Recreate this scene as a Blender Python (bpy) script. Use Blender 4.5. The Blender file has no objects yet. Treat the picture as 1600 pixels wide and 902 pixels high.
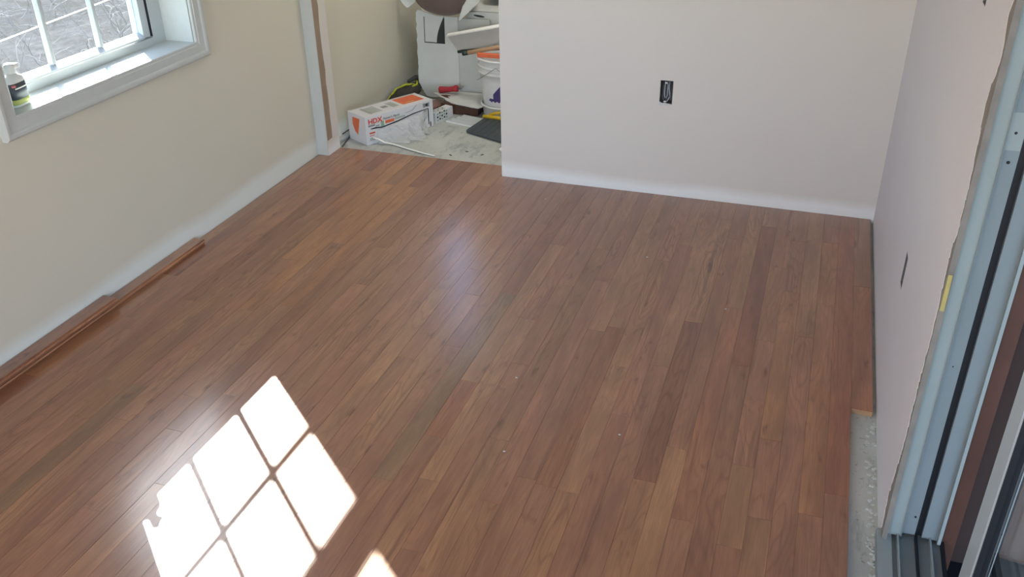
import bpy, bmesh, math, random
from mathutils import Vector, Matrix
random.seed(7)
C = bpy.context.scene.collection
S = bpy.context.scene

# ---------------------------------------------------------------- camera
F, PITCH, ROLL, YAW = 1427.42, 1.0579445, -0.0141435, 0.3306436
camd = bpy.data.cameras.new('camera'); cam = bpy.data.objects.new('camera', camd); C.objects.link(cam)
camd.sensor_fit = 'HORIZONTAL'; camd.sensor_width = 36; camd.lens = F/1600*36; camd.clip_start = .01
cam.matrix_world = Matrix.Translation((2.31636, -3.7836, 1.65)) @ Matrix.Rotation(YAW, 4, 'Z') @ Matrix.Rotation(PITCH, 4, 'X') @ Matrix.Rotation(ROLL, 4, 'Z')
S.camera = cam
# ---------------------------------------------------------------- world, sun, large area lights, exposure
W_ = bpy.data.worlds.new('sky'); S.world = W_; W_.use_nodes = True
bgn = W_.node_tree.nodes['Background']; skt = W_.node_tree.nodes.new('ShaderNodeTexSky'); skt.sky_type = 'NISHITA'; skt.sun_disc = False
skt.sun_elevation = math.radians(34.9); skt.sun_rotation = math.radians(-49.4); skt.dust_density = 1.0   # hazy morning, sun in line with the lamp below
tint = W_.node_tree.nodes.new('ShaderNodeMix'); tint.data_type = 'RGBA'; tint.blend_type = 'MULTIPLY'; tint.inputs[0].default_value = 1; tint.inputs[7].default_value = (.93, .985, 1.06, 1)
W_.node_tree.links.new(skt.outputs[0], tint.inputs[6]); W_.node_tree.links.new(tint.outputs[2], bgn.inputs[0]); bgn.inputs[1].default_value = 1.15
sd = bpy.data.lights.new('sun', 'SUN'); sd.energy = 58; sd.angle = math.radians(.6); sd.color = (1, .95, .86)
sun = bpy.data.objects.new('sun', sd); C.objects.link(sun)
sun.rotation_euler = Vector((1.08, -.926, -1)).to_track_quat('-Z', 'Y').to_euler()
def area(name, loc, direction, sx, sy, e, col):
    d = bpy.data.lights.new(name, 'AREA'); d.shape = 'RECTANGLE'; d.size = sx; d.size_y = sy; d.energy = e; d.color = col
    o = bpy.data.objects.new(name, d); C.objects.link(o); o.location = loc
    o.rotation_euler = Vector(direction).to_track_quat('-Z', 'Y').to_euler(); return o
area('rear_fill_light', (1.3, -6.62, 1.45), (0, 1, -.05), 1.9, 1.2, 64, (1, .975, .95))  # added unseen fill lamp in the rear wall's invented opening, lightens the walls
area('closet_ceiling_lamp', (.8, .42, 2.40), (-.25, .25, -1), .4, .4, 17, (1, .97, .9))
S.view_settings.view_transform = 'Standard'; S.view_settings.look = 'None'
S.view_settings.exposure = 0.0; S.view_settings.gamma = 1
S.view_settings.use_curve_mapping = False
S.cycles.max_bounces = 10; S.cycles.diffuse_bounces = 6; S.cycles.transparent_max_bounces = 12
S.cycles.sample_clamp_indirect = 8

# ---------------------------------------------------------------- helpers
def s2l(c):
    return tuple((x/255/12.92 if x/255 <= .04045 else ((x/255+.055)/1.055)**2.4) for x in c) + (1,)
class N:
    def __init__(s, name):
        s.m = bpy.data.materials.new(name); s.m.use_nodes = True; s.t = s.m.node_tree
        s.b = s.t.nodes['Principled BSDF']; s.o = s.t.nodes['Material Output']
    def n(s, typ, **k):
        x = s.t.nodes.new(typ)
        for a, v in k.items():
            if a.startswith('i_'):
                q = a[2:]; x.inputs[int(q) if q.isdigit() else q.replace('_', ' ')].default_value = v
            else: setattr(x, a, v)
        return x
    def l(s, a, b): s.t.links.new(a, b)
    def math(s, op, a, b=None, clamp=False):
        x = s.t.nodes.new('ShaderNodeMath'); x.operation = op; x.use_clamp = clamp
        for i, v in enumerate((a, b)):
            if v is None: continue
            if hasattr(v, 'links'): s.l(v, x.inputs[i])
            else: x.inputs[i].default_value = v
        return x.outputs[0]
    def mix(s, f, a, b, mode='MIX'):
        x = s.t.nodes.new('ShaderNodeMix'); x.data_type = 'RGBA'; x.blend_type = mode
        for i, v in ((0, f), (6, a), (7, b)):
            if hasattr(v, 'links'): s.l(v, x.inputs[i])
            else: x.inputs[i].default_value = v
        return x.outputs[2]
    def ramp(s, f, stops):
        x = s.t.nodes.new('ShaderNodeValToRGB'); e = x.color_ramp.elements
        while len(e) < len(stops): e.new(.5)
        for q, (p, c) in zip(e, stops): q.position = p; q.color = c if len(c) == 4 else (*c, 1)
        s.l(f, x.inputs[0]); return x.outputs[0]
    def noise(s, scale, det=3, rough=.5, vec=None, sc=(1, 1, 1), coord='Object', off=None):
        tc = s.n('ShaderNodeTexCoord'); v = tc.outputs[coord] if vec is None else vec
        mp = s.n('ShaderNodeMapping'); mp.inputs['Scale'].default_value = sc; s.l(v, mp.inputs[0])
        if off is not None: s.l(off, mp.inputs['Location'])
        x = s.n('ShaderNodeTexNoise'); x.inputs['Scale'].default_value = scale; x.inputs['Detail'].default_value = det; x.inputs['Roughness'].default_value = rough
        s.l(mp.outputs[0], x.inputs[0]); return x.outputs['Fac']
    def bump(s, h, strength=.2, dist=.001):
        x = s.n('ShaderNodeBump'); x.inputs['Strength'].default_value = strength; x.inputs['Distance'].default_value = dist
        s.l(h, x.inputs['Height']); s.l(x.outputs[0], s.b.inputs['Normal'])
def plain(name, rgb, rough=.5, metal=0, var=.06, scale=30, bump=.1, spec=.5):
    m = N(name); c = s2l(rgb)
    f = m.noise(scale, 4)
    dark = tuple(x*(1-var*2.2) for x in c[:3]) + (1,); lite = tuple(min(1, x*(1+var*1.2)) for x in c[:3]) + (1,)
    m.l(m.mix(f, dark, lite), m.b.inputs['Base Color'])
    m.b.inputs['Roughness'].default_value = rough; m.b.inputs['Metallic'].default_value = metal
    m.b.inputs['Specular IOR Level'].default_value = spec
    if bump: m.bump(m.noise(scale*3, 3), bump, .001)
    return m.m

# wall paint: cream, with bare primer / caulk band along the floor (unpainted)
def wall_paint(name, rgb, band=.05, bandvar=.07, band_rgb=(214, 216, 212)):
    m = N(name)
    tc = m.n('ShaderNodeNewGeometry'); sp = m.n('ShaderNodeSeparateXYZ'); m.l(tc.outputs['Position'], sp.inputs[0])
    n1 = m.noise(1.5, 3, vec=tc.outputs['Position']); n2 = m.noise(30, 3, vec=tc.outputs['Position'])
    edge = m.math('ADD', m.math('MULTIPLY', n1, bandvar), band-.5*bandvar)
    edge = m.math('ADD', edge, m.math('MULTIPLY', n2, .012))
    f = m.math('DIVIDE', m.math('SUBTRACT', edge, sp.outputs[2]), .045)
    f = m.math('MAXIMUM', m.math('MINIMUM', m.math('ADD', f, .5), 1), 0)
    big = m.noise(2.2, 4, vec=tc.outputs['Position'])
    c = s2l(rgb); base = m.mix(big, tuple(x*.97 for x in c[:3])+(1,), tuple(min(1, x*1.03) for x in c[:3])+(1,))
    m.l(m.mix(f, base, s2l(band_rgb)), m.b.inputs['Base Color'])
    m.b.inputs['Roughness'].default_value = .55; m.b.inputs['Specular IOR Level'].default_value = .35
    m.bump(m.noise(180, 4, vec=tc.outputs['Position']), .12, .0008)
    return m.m
M = {}
M['wall'] = wall_paint('cream_wall_paint', (214, 209, 193), .075, .09, (228, 232, 226))
M['wall_b'] = wall_paint('pale_wall_paint', (219, 214, 208), .045, .07, (238, 240, 240))
M['wall_r'] = wall_paint('pale_wall_paint_side', (220, 216, 219), .0, .01)
M['ceiling'] = plain('ceiling_white', (232, 230, 224), .8)
M['white'] = plain('white_trim_paint', (196, 200, 197), .35, var=.03, bump=.05)
M['vinyl'] = plain('white_vinyl', (188, 194, 196), .3, var=.02, bump=.03)
M['bucket'] = plain('white_plastic', (226, 228, 230), .35, var=.03, bump=.03)
M['card'] = plain('white_card', (206, 210, 208), .75, var=.06, scale=9, bump=.2)
M['card_grey'] = plain('grey_and_shaded_card', (188, 192, 190), .75, var=.06, scale=9, bump=.2)
M['box'] = plain('white_print_carton', (214, 214, 218), .5, var=.03)
M['black'] = plain('black_print', (38, 42, 44), .6)
M['grey_print'] = plain('grey_print', (140, 144, 142), .6)
M['lgrey_print'] = plain('light_grey_print', (172, 178, 172), .6)
M['green_print'] = plain('green_print', (140, 170, 150), .6)
M['orange'] = plain('orange_print', (226, 112, 70), .5, var=.1)
M['redorange'] = plain('red_print', (214, 84, 66), .5)
M['pinkred'] = plain('faded_red_print', (205, 130, 130), .6)
M['purple'] = plain('purple_print', (70, 58, 120), .5)
M['red'] = plain('red_plastic', (178, 38, 52), .4, var=.12)
M['yellow'] = plain('yellow_plastic', (206, 172, 40), .45, var=.1)
M['lime'] = plain('yellow_green_webbing', (176, 182, 50), .6, var=.15)
M['limelabel'] = plain('yellow_green_label', (196, 206, 120), .5, var=.15)
M['dark'] = plain('dark_fabric', (60, 58, 54), .8, var=.2, scale=60)
M['slate'] = plain('slate_plastic', (62, 72, 78), .55, var=.12, scale=40)
M['greenblack'] = plain('dark_green_plastic', (42, 60, 58), .4)
M['basin'] = plain('charcoal_brown_plastic', (112, 96, 92), .4, var=.15, scale=6)
M['metal'] = plain('brushed_aluminium', (190, 192, 190), .35, metal=.7, var=.05)
M['steel'] = plain('grey_steel', (150, 152, 152), .4, metal=.6)
M['zinc'] = plain('zinc_box', (112, 114, 116), .5, metal=.4, var=.15)
M['cable'] = plain('grey_cable', (160, 164, 172), .5)
M['cable_dark'] = plain('dark_cable', (70, 66, 74), .5)
M['browncard'] = plain('dark_brown_board', (84, 56, 44), .7, var=.15)
M['tan'] = plain('tan_wood', (186, 152, 120), .6, var=.12, scale=20)
M['raw'] = plain('raw_drywall_paper', (160, 140, 122), .85, var=.13, scale=14, bump=.3)
M['gypsum'] = plain('bare_gypsum', (138, 132, 126), .9, var=.16, scale=25, bump=.5)
M['stud'] = plain('pine_stud', (196, 170, 140), .75, var=.15, scale=20)
M['foam'] = plain('yellow_foam', (188, 174, 110), .8, var=.15)
M['frame_a'] = plain('door_frame_vinyl', (150, 160, 160), .4, var=.03, scale=6)
M['frame_b'] = plain('door_frame_channel', (128, 138, 142), .4, var=.03, scale=6)
M['gasket'] = plain('black_gasket', (18, 22, 32), .6)
M['porch_wood'] = plain('dark_stained_wood', (84, 50, 38), .6, var=.2, scale=8)
M['porch_floor'] = plain('grey_porch_concrete', (116, 116, 110), .9, var=.12, scale=5)
M['porch_dark'] = plain('dark_siding', (58, 40, 34), .9)
M['carton'] = plain('brown_cardboard', (138, 112, 98), .8, var=.1, scale=6)
M['carton_dark'] = plain('dark_corrugated', (112, 92, 80), .8, var=.15, scale=60)
M['trace'] = plain('bottle_white', (236, 238, 236), .3, var=.02)
M['label_dark'] = plain('dark_bottle_label', (74, 84, 94), .4, var=.08)
M['pink'] = plain('red_dot_print', (206, 110, 110), .5)

# sub-floor: grey, dusty
m = N('grey_subfloor'); g = m.n('ShaderNodeNewGeometry')
a = m.noise(2.2, 6, .6, vec=g.outputs['Position']); b = m.noise(14, 5, .7, vec=g.outputs['Position'], sc=(1, .35, 1)); c_ = m.noise(60, 4, .6, vec=g.outputs['Position'])
c1 = m.mix(m.ramp(a, [(.35, (0, 0, 0)), (.65, (1, 1, 1))]), s2l((186, 190, 186)), s2l((206, 208, 202)))
c2 = m.mix(m.ramp(b, [(.52, (0, 0, 0)), (.72, (1, 1, 1))]), c1, s2l((146, 150, 150)))
c3 = m.mix(m.ramp(c_, [(.62, (0, 0, 0)), (.75, (1, 1, 1))]), c2, s2l((128, 128, 126)))
m.l(m.mix(1.0, c3, (.86, .88, .89, 1), 'MULTIPLY'), m.b.inputs['Base Color']); m.b.inputs['Roughness'].default_value = .75; m.bump(c_, .3, .001); M['subfloor'] = m.m

# oak boards: tone comes from the object's own colour
m = N('oak_board')
oi = m.n('ShaderNodeObjectInfo'); tc = m.n('ShaderNodeTexCoord')
off = m.n('ShaderNodeCombineXYZ')
m.l(m.math('MULTIPLY', oi.outputs['Random'], 37.0), off.inputs[0]); m.l(m.math('MULTIPLY', oi.outputs['Random'], 91.0), off.inputs[1])
wav = m.noise(1, 2, .45, vec=tc.outputs['Object'], sc=(9, 1.5, 1), off=off.outputs[0])
rings = m.math('PINGPONG', m.math('MULTIPLY', wav, 17.0), .5)
rings = m.math('MULTIPLY', rings, 2.0)
ring_line = m.ramp(rings, [(0, (1, 1, 1)), (.35, (.25, .25, .25)), (1, (0, 0, 0))])
amt = m.noise(1, 1, .5, vec=tc.outputs['Object'], sc=(3, 1.2, 1), off=off.outputs[0])
amt = m.ramp(amt, [(.4, (.12, .12, .12)), (.65, (1, 1, 1))])
pores = m.noise(1, 4, .65, vec=tc.outputs['Object'], sc=(220, 9, 1), off=off.outputs[0])
porel = m.ramp(pores, [(.42, (1, 1, 1)), (.6, (0, 0, 0))])
cloud = m.noise(1, 3, .6, vec=tc.outputs['Object'], sc=(14, 2.2, 1), off=off.outputs[0])
streak = m.noise(1, 4, .6, vec=tc.outputs['Object'], sc=(30, 1.1, 1), off=off.outputs[0])
knotn = m.noise(1, 3, .55, vec=tc.outputs['Object'], sc=(20, 6, 1), off=off.outputs[0])
col = oi.outputs['Color']
dk = m.mix(1.0, col, (.60, .50, .44, 1), 'MULTIPLY'); lt = m.mix(1.0, col, (1.28, 1.26, 1.16, 1), 'MULTIPLY')
c1 = m.mix(m.ramp(cloud, [(.36, (0, 0, 0)), (.62, (1, 1, 1))]), m.mix(.6, dk, col), lt)
c2 = m.mix(m.math('MULTIPLY', m.math('MULTIPLY', ring_line, amt), .6), c1, dk)
c3 = m.mix(m.math('MULTIPLY', porel, .3), c2, dk)
c4 = m.mix(m.math('MULTIPLY', m.ramp(streak, [(.56, (0, 0, 0)), (.70, (1, 1, 1))]), .65), c3, m.mix(1.0, col, (.42, .36, .34, 1), 'MULTIPLY'))
c5 = m.mix(m.math('MULTIPLY', m.ramp(knotn, [(.63, (0, 0, 0)), (.74, (1, 1, 1))]), .75), c4, m.mix(1.0, col, (.33, .26, .22, 1), 'MULTIPLY'))
m.l(c5, m.b.inputs['Base Color'])
gp = m.n('ShaderNodeNewGeometry')
smear = m.noise(3.0, 4, .6, vec=gp.outputs['Position'])
m.l(m.math('ADD', m.math('MULTIPLY', smear, .2), .28), m.b.inputs['Roughness'])
m.b.inputs['Coat Weight'].default_value = .85; m.b.inputs['Coat Roughness'].default_value = .2
m.b.inputs['Specular IOR Level'].default_value = .55
hb = m.math('ADD', m.math('MULTIPLY', pores, .35), m.math('MULTIPLY', m.noise(3.5, 2, vec=gp.outputs['Position']), 3.0))
m.bump(hb, .22, .0006); M['oak'] = m.m

# glass; dusty is a translucent share put in for glare haze
def glass_mat(name, dusty=.06, tint=(.9, .95, .96)):
    m = N(name); t = m.n('ShaderNodeBsdfTransparent'); t.inputs[0].default_value = (*tint, 1)
    gl = m.n('ShaderNodeBsdfGlossy'); gl.inputs['Roughness'].default_value = .03
    tr = m.n('ShaderNodeBsdfTranslucent'); tr.inputs[0].default_value = (.9, .93, .95, 1)
    fr = m.n('ShaderNodeFresnel'); fr.inputs[0].default_value = 1.45
    bf = m.n('ShaderNodeNewGeometry'); ff = m.math('MULTIPLY', fr.outputs[0], m.math('SUBTRACT', 1.0, bf.outputs['Backfacing'])); a = m.n('ShaderNodeMixShader'); m.l(ff, a.inputs[0]); m.l(t.outputs[0], a.inputs[1]); m.l(gl.outputs[0], a.inputs[2])
    b = m.n('ShaderNodeMixShader'); b.inputs[0].default_value = dusty; m.l(a.outputs[0], b.inputs[1]); m.l(tr.outputs[0], b.inputs[2])
    m.l(b.outputs[0], m.o.inputs[0]); return m.m
M['glass'] = glass_mat('hazy_window_glass', .012)
M['door_glass'] = glass_mat('door_glass', .004, (.9, .88, .86))
m = N('clear_plastic_film'); t = m.n('ShaderNodeBsdfTransparent'); mx = m.n('ShaderNodeMixShader')
m.b.inputs['Base Color'].default_value = s2l((214, 218, 220)); m.b.inputs['Roughness'].default_value = .3
mx.inputs[0].default_value = .5; m.l(t.outputs[0], mx.inputs[1]); m.l(m.b.outputs[0], mx.inputs[2]); m.l(mx.outputs[0], m.o.inputs[0])
M['film'] = m.m
# outside ground: leaf litter
m = N('leaf_litter'); a = m.noise(.9, 5, .6); b = m.noise(7, 6, .7); c_ = m.noise(28, 4, .7)
c1 = m.mix(a, s2l((28, 27, 27)), s2l((38, 37, 38))); c2 = m.mix(m.ramp(b, [(.4, (0, 0, 0)), (.7, (1, 1, 1))]), c1, s2l((54, 53, 56)))
c3 = m.mix(m.ramp(c_, [(.62, (0, 0, 0)), (.8, (1, 1, 1))]), c2, s2l((100, 100, 104)))
m.l(c3, m.b.inputs['Base Color']); m.b.inputs['Roughness'].default_value = .95; m.b.inputs['Specular IOR Level'].default_value = 0; m.bump(b, 1, .03); M['litter'] = m.m
M['twig'] = plain('pale_twig', (74, 70, 74), .8, var=.2, spec=.1)
M['rail'] = plain('white_cord', (235, 238, 240), .3, var=.02)
M['soffit'] = plain('exterior_siding', (150, 150, 146), .8)

def link(o, mat, parent=None):
    C.objects.link(o)
    if mat is not None and o.data and not o.data.materials: o.data.materials.append(mat)
    if parent is not None: o.parent = parent
    return o
def bobj(name, bm, mat, parent=None, smooth=False):
    me = bpy.data.meshes.new(name); bmesh.ops.recalc_face_normals(bm, faces=bm.faces); bm.to_mesh(me); bm.free()
    if smooth:
        for p in me.polygons: p.use_smooth = True
    o = bpy.data.objects.new(name, me); return link(o, mat, parent)
def add_box(bm, x0, x1, y0, y1, z0, z1):
    v = [bm.verts.new(p) for p in ((x0, y0, z0), (x1, y0, z0), (x1, y1, z0), (x0, y1, z0), (x0, y0, z1), (x1, y0, z1), (x1, y1, z1), (x0, y1, z1))]
    for f in ((0, 3, 2, 1), (4, 5, 6, 7), (0, 1, 5, 4), (1, 2, 6, 5), (2, 3, 7, 6), (3, 0, 4, 7)): bm.faces.new([v[i] for i in f])
    return v
def box(name, b, mat, parent=None, bev=0, rot=None, loc=None):
    bm = bmesh.new(); add_box(bm, *b)
    if bev: bmesh.ops.bevel(bm, geom=bm.edges[:], offset=bev, segments=2, affect='EDGES', profile=.6)
    o = bobj(name, bm, mat, parent)
    if loc: o.location = loc
    if rot: o.rotation_euler = rot
    return o
def boxes(name, bs, mat, parent=None):
    bm = bmesh.new()
    for b in bs: add_box(bm, *b)
    return bobj(name, bm, mat, parent)
def prism(name, pts, axis, a0, a1, mat, parent=None, bev=0):
    """polygon pts (2-D) swept along axis 'x','y' or 'z' from a0 to a1"""
    bm = bmesh.new()
    def P(p, a): return {'x': (a, p[0], p[1]), 'y': (p[0], a, p[1]), 'z': (p[0], p[1], a)}[axis]
    A = [bm.verts.new(P(p, a0)) for p in pts]; B = [bm.verts.new(P(p, a1)) for p in pts]
    bm.faces.new(A); bm.faces.new(B[::-1])
    for i in range(len(pts)):
        j = (i+1) % len(pts); bm.faces.new((A[i], B[i], B[j], A[j]))
    bmesh.ops.recalc_face_normals(bm, faces=bm.faces)
    if bev: bmesh.ops.bevel(bm, geom=bm.edges[:], offset=bev, segments=1, affect='EDGES')
    bmesh.ops.triangulate(bm, faces=[f for f in bm.faces if len(f.verts) > 4])
    return bobj(name, bm, mat, parent)
def tube(name, pts, r, mat, parent=None, seg=8, closed=False):
    pts = [Vector(p) for p in pts]; bm = bmesh.new(); rings = []
    rr = r if isinstance(r, (list, tuple)) else [r]*len(pts)
    up = Vector((0, 0, 1)); prev = None
    for i, p in enumerate(pts):
        d = (pts[min(i+1, len(pts)-1)] - pts[max(i-1, 0)]).normalized()
        if prev is None:
            n = d.cross(up); n = n.normalized() if n.length > .05 else d.cross(Vector((1, 0, 0))).normalized()
        else:
            n = (prev - d*prev.dot(d)); n = n.normalized() if n.length > 1e-5 else d.orthogonal().normalized()
        prev = n; b = d.cross(n)
        rings.append([bm.verts.new(p + (n*math.cos(t)+b*math.sin(t))*rr[i]) for t in [2*math.pi*k/seg for k in range(seg)]])
    for a, b in zip(rings, rings[1:]):
        for k in range(seg): bm.faces.new((a[k], a[(k+1) % seg], b[(k+1) % seg], b[k]))
    bm.faces.new(rings[0][::-1]); bm.faces.new(rings[-1])
    return bobj(name, bm, mat, parent, smooth=True)
def lathe(name, prof, mat, parent=None, seg=40, loc=(0, 0, 0)):
    bm = bmesh.new(); rings = []
    for r, z in prof: rings.append([bm.verts.new((r*math.cos(2*math.pi*k/seg), r*math.sin(2*math.pi*k/seg), z)) for k in range(seg)])
    for a, b in zip(rings, rings[1:]):
        for k in range(seg): bm.faces.new((a[k], a[(k+1) % seg], b[(k+1) % seg], b[k]))
    if prof[0][0] > .001: bm.faces.new(rings[0][::-1])
    if prof[-1][0] > .001: bm.faces.new(rings[-1])
    bmesh.ops.remove_doubles(bm, verts=bm.verts, dist=1e-5)
    o = bobj(name, bm, mat, parent, smooth=True); o.location = loc; return o
def empty(name, loc=(0, 0, 0), rot=(0, 0, 0)):
    o = bpy.data.objects.new(name, None); C.objects.link(o); o.location = loc; o.rotation_euler = rot; o.empty_display_size = .05; return o
def tag(o, label, cat, group=None, kind=None):
    if label: o['label'] = label
    if cat: o['category'] = cat
    if group: o['group'] = group
    if kind: o['kind'] = kind
    return o
def struct(o, label=None):
    o['kind'] = 'structure'
    if label: o['label'] = label
    return o
def text(name, s, size, mat, parent, M4, extr=.0004, shear=0.0, sx=1.0, bold=0.0):
    cu = bpy.data.curves.new(name, 'FONT'); cu.body = s; cu.size = size; cu.extrude = extr; cu.shear = shear; cu.offset = bold; cu.resolution_u = 3
    t = bpy.data.objects.new(name, cu); C.objects.link(t)
    me = bpy.data.meshes.new_from_object(t.evaluated_get(bpy.context.evaluated_depsgraph_get()))
    bpy.data.objects.remove(t)
    o = bpy.data.objects.new(name, me); me.materials.clear(); link(o, mat, parent)
    o.matrix_local = M4 @ Matrix.Diagonal((sx, 1, 1, 1)); return o

# ================================================================ THE SETTING
WX, Y1, YR, ZC = 2.6279, -1.925, -6.6, 2.44
OY0, OY1, OZ0, OZ1 = -1.715, -.80, .758, 2.10        # window opening in the left wall
wl = struct(boxes('wall_left', [(-.24, 0, YR-.1, OY0, -.3, ZC), (-.24, 0, OY1, 1.5, -.3, ZC), (-.24, 0, OY0, OY1, -.3, OZ0-.02), (-.24, 0, OY0, OY1, OZ1, ZC)], M['wall']), 'cream painted long wall with the white window')
# back wall: closet opening at the left, outlet hole
qx = .9753; o0, o1, oz0, oz1 = 1.693, 1.748, .418, .519
wb = struct(boxes('wall_back', [(qx, o0, 0, .122, -.02, ZC), (o1, 2.75, 0, .122, -.02, ZC), (o0, o1, 0, .122, -.02, oz0), (o0, o1, 0, .122, oz1, ZC), (0, qx, 0, .122, 2.05, ZC)], M['wall_b']), 'pale painted end wall with an open outlet box')
# stub at the left of the opening (white painted face, raw side)
st = struct(boxes('wall_stub', [(-.0, .0605, 0, .122, -.02, 2.05)], M['wall_b']), 'narrow wall return beside the closet opening')
pf = prism('corner_bead', [(.001, .0), (.0605, .0), (.0605, 2.04), (.001, 2.04)], 'y', -.0012, .0002, M['white'], st)
rg = [(.004, .075)] + [(.004, 2.04)]
right_edge = [(.052+random.uniform(-.005, .006), z) for z in [2.04-.06*i for i in range(33)]] + [(.05, .078)]
rawm = prism('raw_drywall_strip', rg + right_edge, 'x', .0603, .0618, M['raw'], st); rawm['label'] = 'bare brown drywall paper strip'
# right wall with ragged end, outlet slot and switch hole
sy0, sy1, sz0, sz1 = -1.313, -1.258, .367, .468
hy0, hy1, hz0, hz1 = -1.615, -1.565, 1.213, 1.31
GE = -1.948
wr = struct(boxes('wall_right', [
    (WX, WX+.115, sy1, .122, -.02, ZC), (WX, WX+.115, sy0, sy1, -.02, sz0), (WX, WX+.115, sy0, sy1, sz1, ZC),
    (WX, WX+.115, hy1, sy0, -.02, ZC), (WX, WX+.115, hy0, hy1, -.02, hz0), (WX, WX+.115, hy0, hy1, hz1, ZC),
    (WX, WX+.115, GE+.07, hy0, -.02, ZC), (WX, WX+.115, -3.95, GE+.07, 2.1, ZC), (WX, WX+.115, YR-.1, -3.95, -.02, ZC)], M['wall_r']), 'pale painted side wall beside the sliding door')
bare = boxes('bare_gypsum_edge', [(WX+.0006, WX+.0125, GE, GE+.0702, .0, 2.09)], M['gypsum'], wr)
# ragged paint edge as a thin sheet over the gypsum
random.seed(11)
edge = []
zz = .03; k = 0
key = [(0, -1.905), (.03, -1.925), (.10, -1.905), (.3, -1.94), (.52, -1.935), (.66, -1.945), (.72, -1.925), (.80, -1.922), (.84, -1.945), (.95, -1.94), (1.02, -1.925), (1.08, -1.905), (1.12, -1.905), (1.16, -1.93), (1.2, -1.945), (1.24, -1.912), (1.28, -1.915), (1.32, -1.94), (1.6, -1.93), (2.1, -1.93)]
def ky(z):
    for (a, ya), (b, yb) in zip(key, key[1:]):
        if a <= z <= b: return ya+(yb-ya)*(z-a)/(b-a)
    return key[-1][1]
while zz < 2.08:
    edge.append((ky(zz)+random.uniform(-.007, .006)+.004, zz)); zz += random.choice((.004, .009, .014, .02))
sheet = prism('ragged_drywall_paper', [(GE+.0701, 0.0), (-1.9, 0)] + edge + [(GE+.0701, 2.085)], 'x', WX-.0009, WX+.0008, M['wall_r'], wr)
foam = prism('foam_bead', [(-1.955, .665), (-1.950, .67), (-1.947, .70), (-1.949, .735), (-1.954, .75), (-1.957, .71)], 'x', WX+.001, WX+.009, M['foam'], wr); foam['label'] = 'line of yellow foam'
# stud behind the ragged end
boxes('stud', [(WX+.0127, 2.6405, -1.934, GE+.07, 0, 2.09), (2.6405, WX+.1, -1.858, GE+.075, 0, 2.09)], M['stud'], wr)
struct(boxes('wall_rear', [(-.24, .35, YR-.12, YR, -.02, ZC), (2.25, WX+.115, YR-.12, YR, -.02, ZC), (.35, 2.25, YR-.12, YR, -.02, .85), (.35, 2.25, YR-.12, YR, 2.05, ZC)], M['wall_b']), 'rear wall behind the photographer with a wide opening added for the fill light')
struct(boxes('ceiling', [(-.24, 2.75, YR-.12, 1.6, ZC, ZC+.1)], M['ceiling']))
# closet beyond the opening
struct(boxes('wall_closet_back', [(-.0, .02, 1.36, 1.45, -.02, ZC), (.28, 2.0, 1.36, 1.45, -.02, ZC), (.02, .28, 1.36, 1.45, -.02, 1.04), (.02, .28, 1.36, 1.45, 1.98, ZC)], M['wall']), 'closet end wall behind the stacked white cardboard')
cw = struct(boxes('window_2', [(.02, .28, 1.395, 1.40, 1.04, 1.98)], glass_mat('tinted_window_glass', .0, (.60, .62, .66))), 'narrow tinted window high in the closet end wall')  # glass tint added to dim the sky's reflection on the floor
boxes('window_frame', [(.02, .035, 1.38, 1.394, 1.04, 1.98), (.265, .28, 1.38, 1.394, 1.04, 1.98), (.035, .265, 1.38, 1.394, 1.04, 1.055), (.035, .265, 1.38, 1.394, 1.5, 1.515)], M['vinyl'], cw)
struct(boxes('wall_closet_right', [(1.95, 2.05, .122, 1.45, -.02, ZC)], M['wall']), 'closet side wall hidden behind the end wall')
# base plate piece with dark gaps at the foot of the closet wall
bp = struct(box('trim_1', (.002, .034, .135, .30, .0, .016), M['card_grey'], None, .002, ), 'short pale base plate at the foot of the closet wall')
tube('dark_gap', [(.003, .26, .018), (.003, .36, .018), (.003, .52, .017)], .003, M['cable_dark'], bp, 6)
tube('dark_gap', [(.066, .131, .001), (.05, .2, .001), (.036, .27, .001)], .0035, M['cable_dark'], bp, 6)

# ---------------------------------------------------------------- floor: subfloor slab + oak boards
fl = struct(boxes('floor', [(-.02, 2.64, YR-.1, .126, -.06, -.0192)], M['subfloor']), 'oak strip floor over grey subfloor')
struct(boxes('floor_closet', [(-.02, 2.0, .1235, 1.45, -.06, -.003)], M['subfloor']), 'dusty grey bare floor inside the closet')
PITCHW = .0610; X0 = 2.5545; YB = -3.02
joints = {1: [-1.802], 2: [-1.9, -.282], 3: [-1.035, -2.3], 4: [-1.951, -1.623, -.737, -.302], 5: [-2.073, -1.758, -1.098, -.554], 6: [-1.268, -.2],
 7: [-2.017, -.914], 8: [-1.739, -.36], 9: [-1.9, -.181, -1.05], 10: [-.295, -1.35], 11: [-.473, -1.64], 12: [-.629, -1.39], 13: [-1.164, -.457, -2.0], 14: [-1.987, -1.202, -.33],
 15: [-2.104, -.86], 18: [-1.201, -.3], 19: [-1.897, -1.612, -.62], 20: [-2.108, -1.05], 21: [-2.444, -1.441, -.45], 22: [-2.095, -1.1], 23: [-1.549, -.913, -2.5],
 24: [-2.04, -.5], 25: [-2.372, -1.2], 26: [-1.362, -.35], 28: [-1.788, -.703], 29: [-2.309, -1.15, -.28], 30: [-1.901, -.85], 31: [-2.444, -2.1, -1.0], 33: [-.868, -2.2], 34: [-1.441, -.25],
 35: [-1.941, -1.05], 36: [-2.133, -.7], 38: [-1.443, -.357], 39: [-1.945, -1.671, -.9], 41: [-.312, -1.3], 42: [-.837, -1.9]}
PAL = [(150, 110, 86)]*5 + [(154, 115, 86)]*4 + [(150, 106, 86)]*4 + [(144, 103, 82)]*3 + [(158, 119, 90)]*2 + [(140, 98, 78)]*2 + [(136, 100, 76)]
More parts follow.
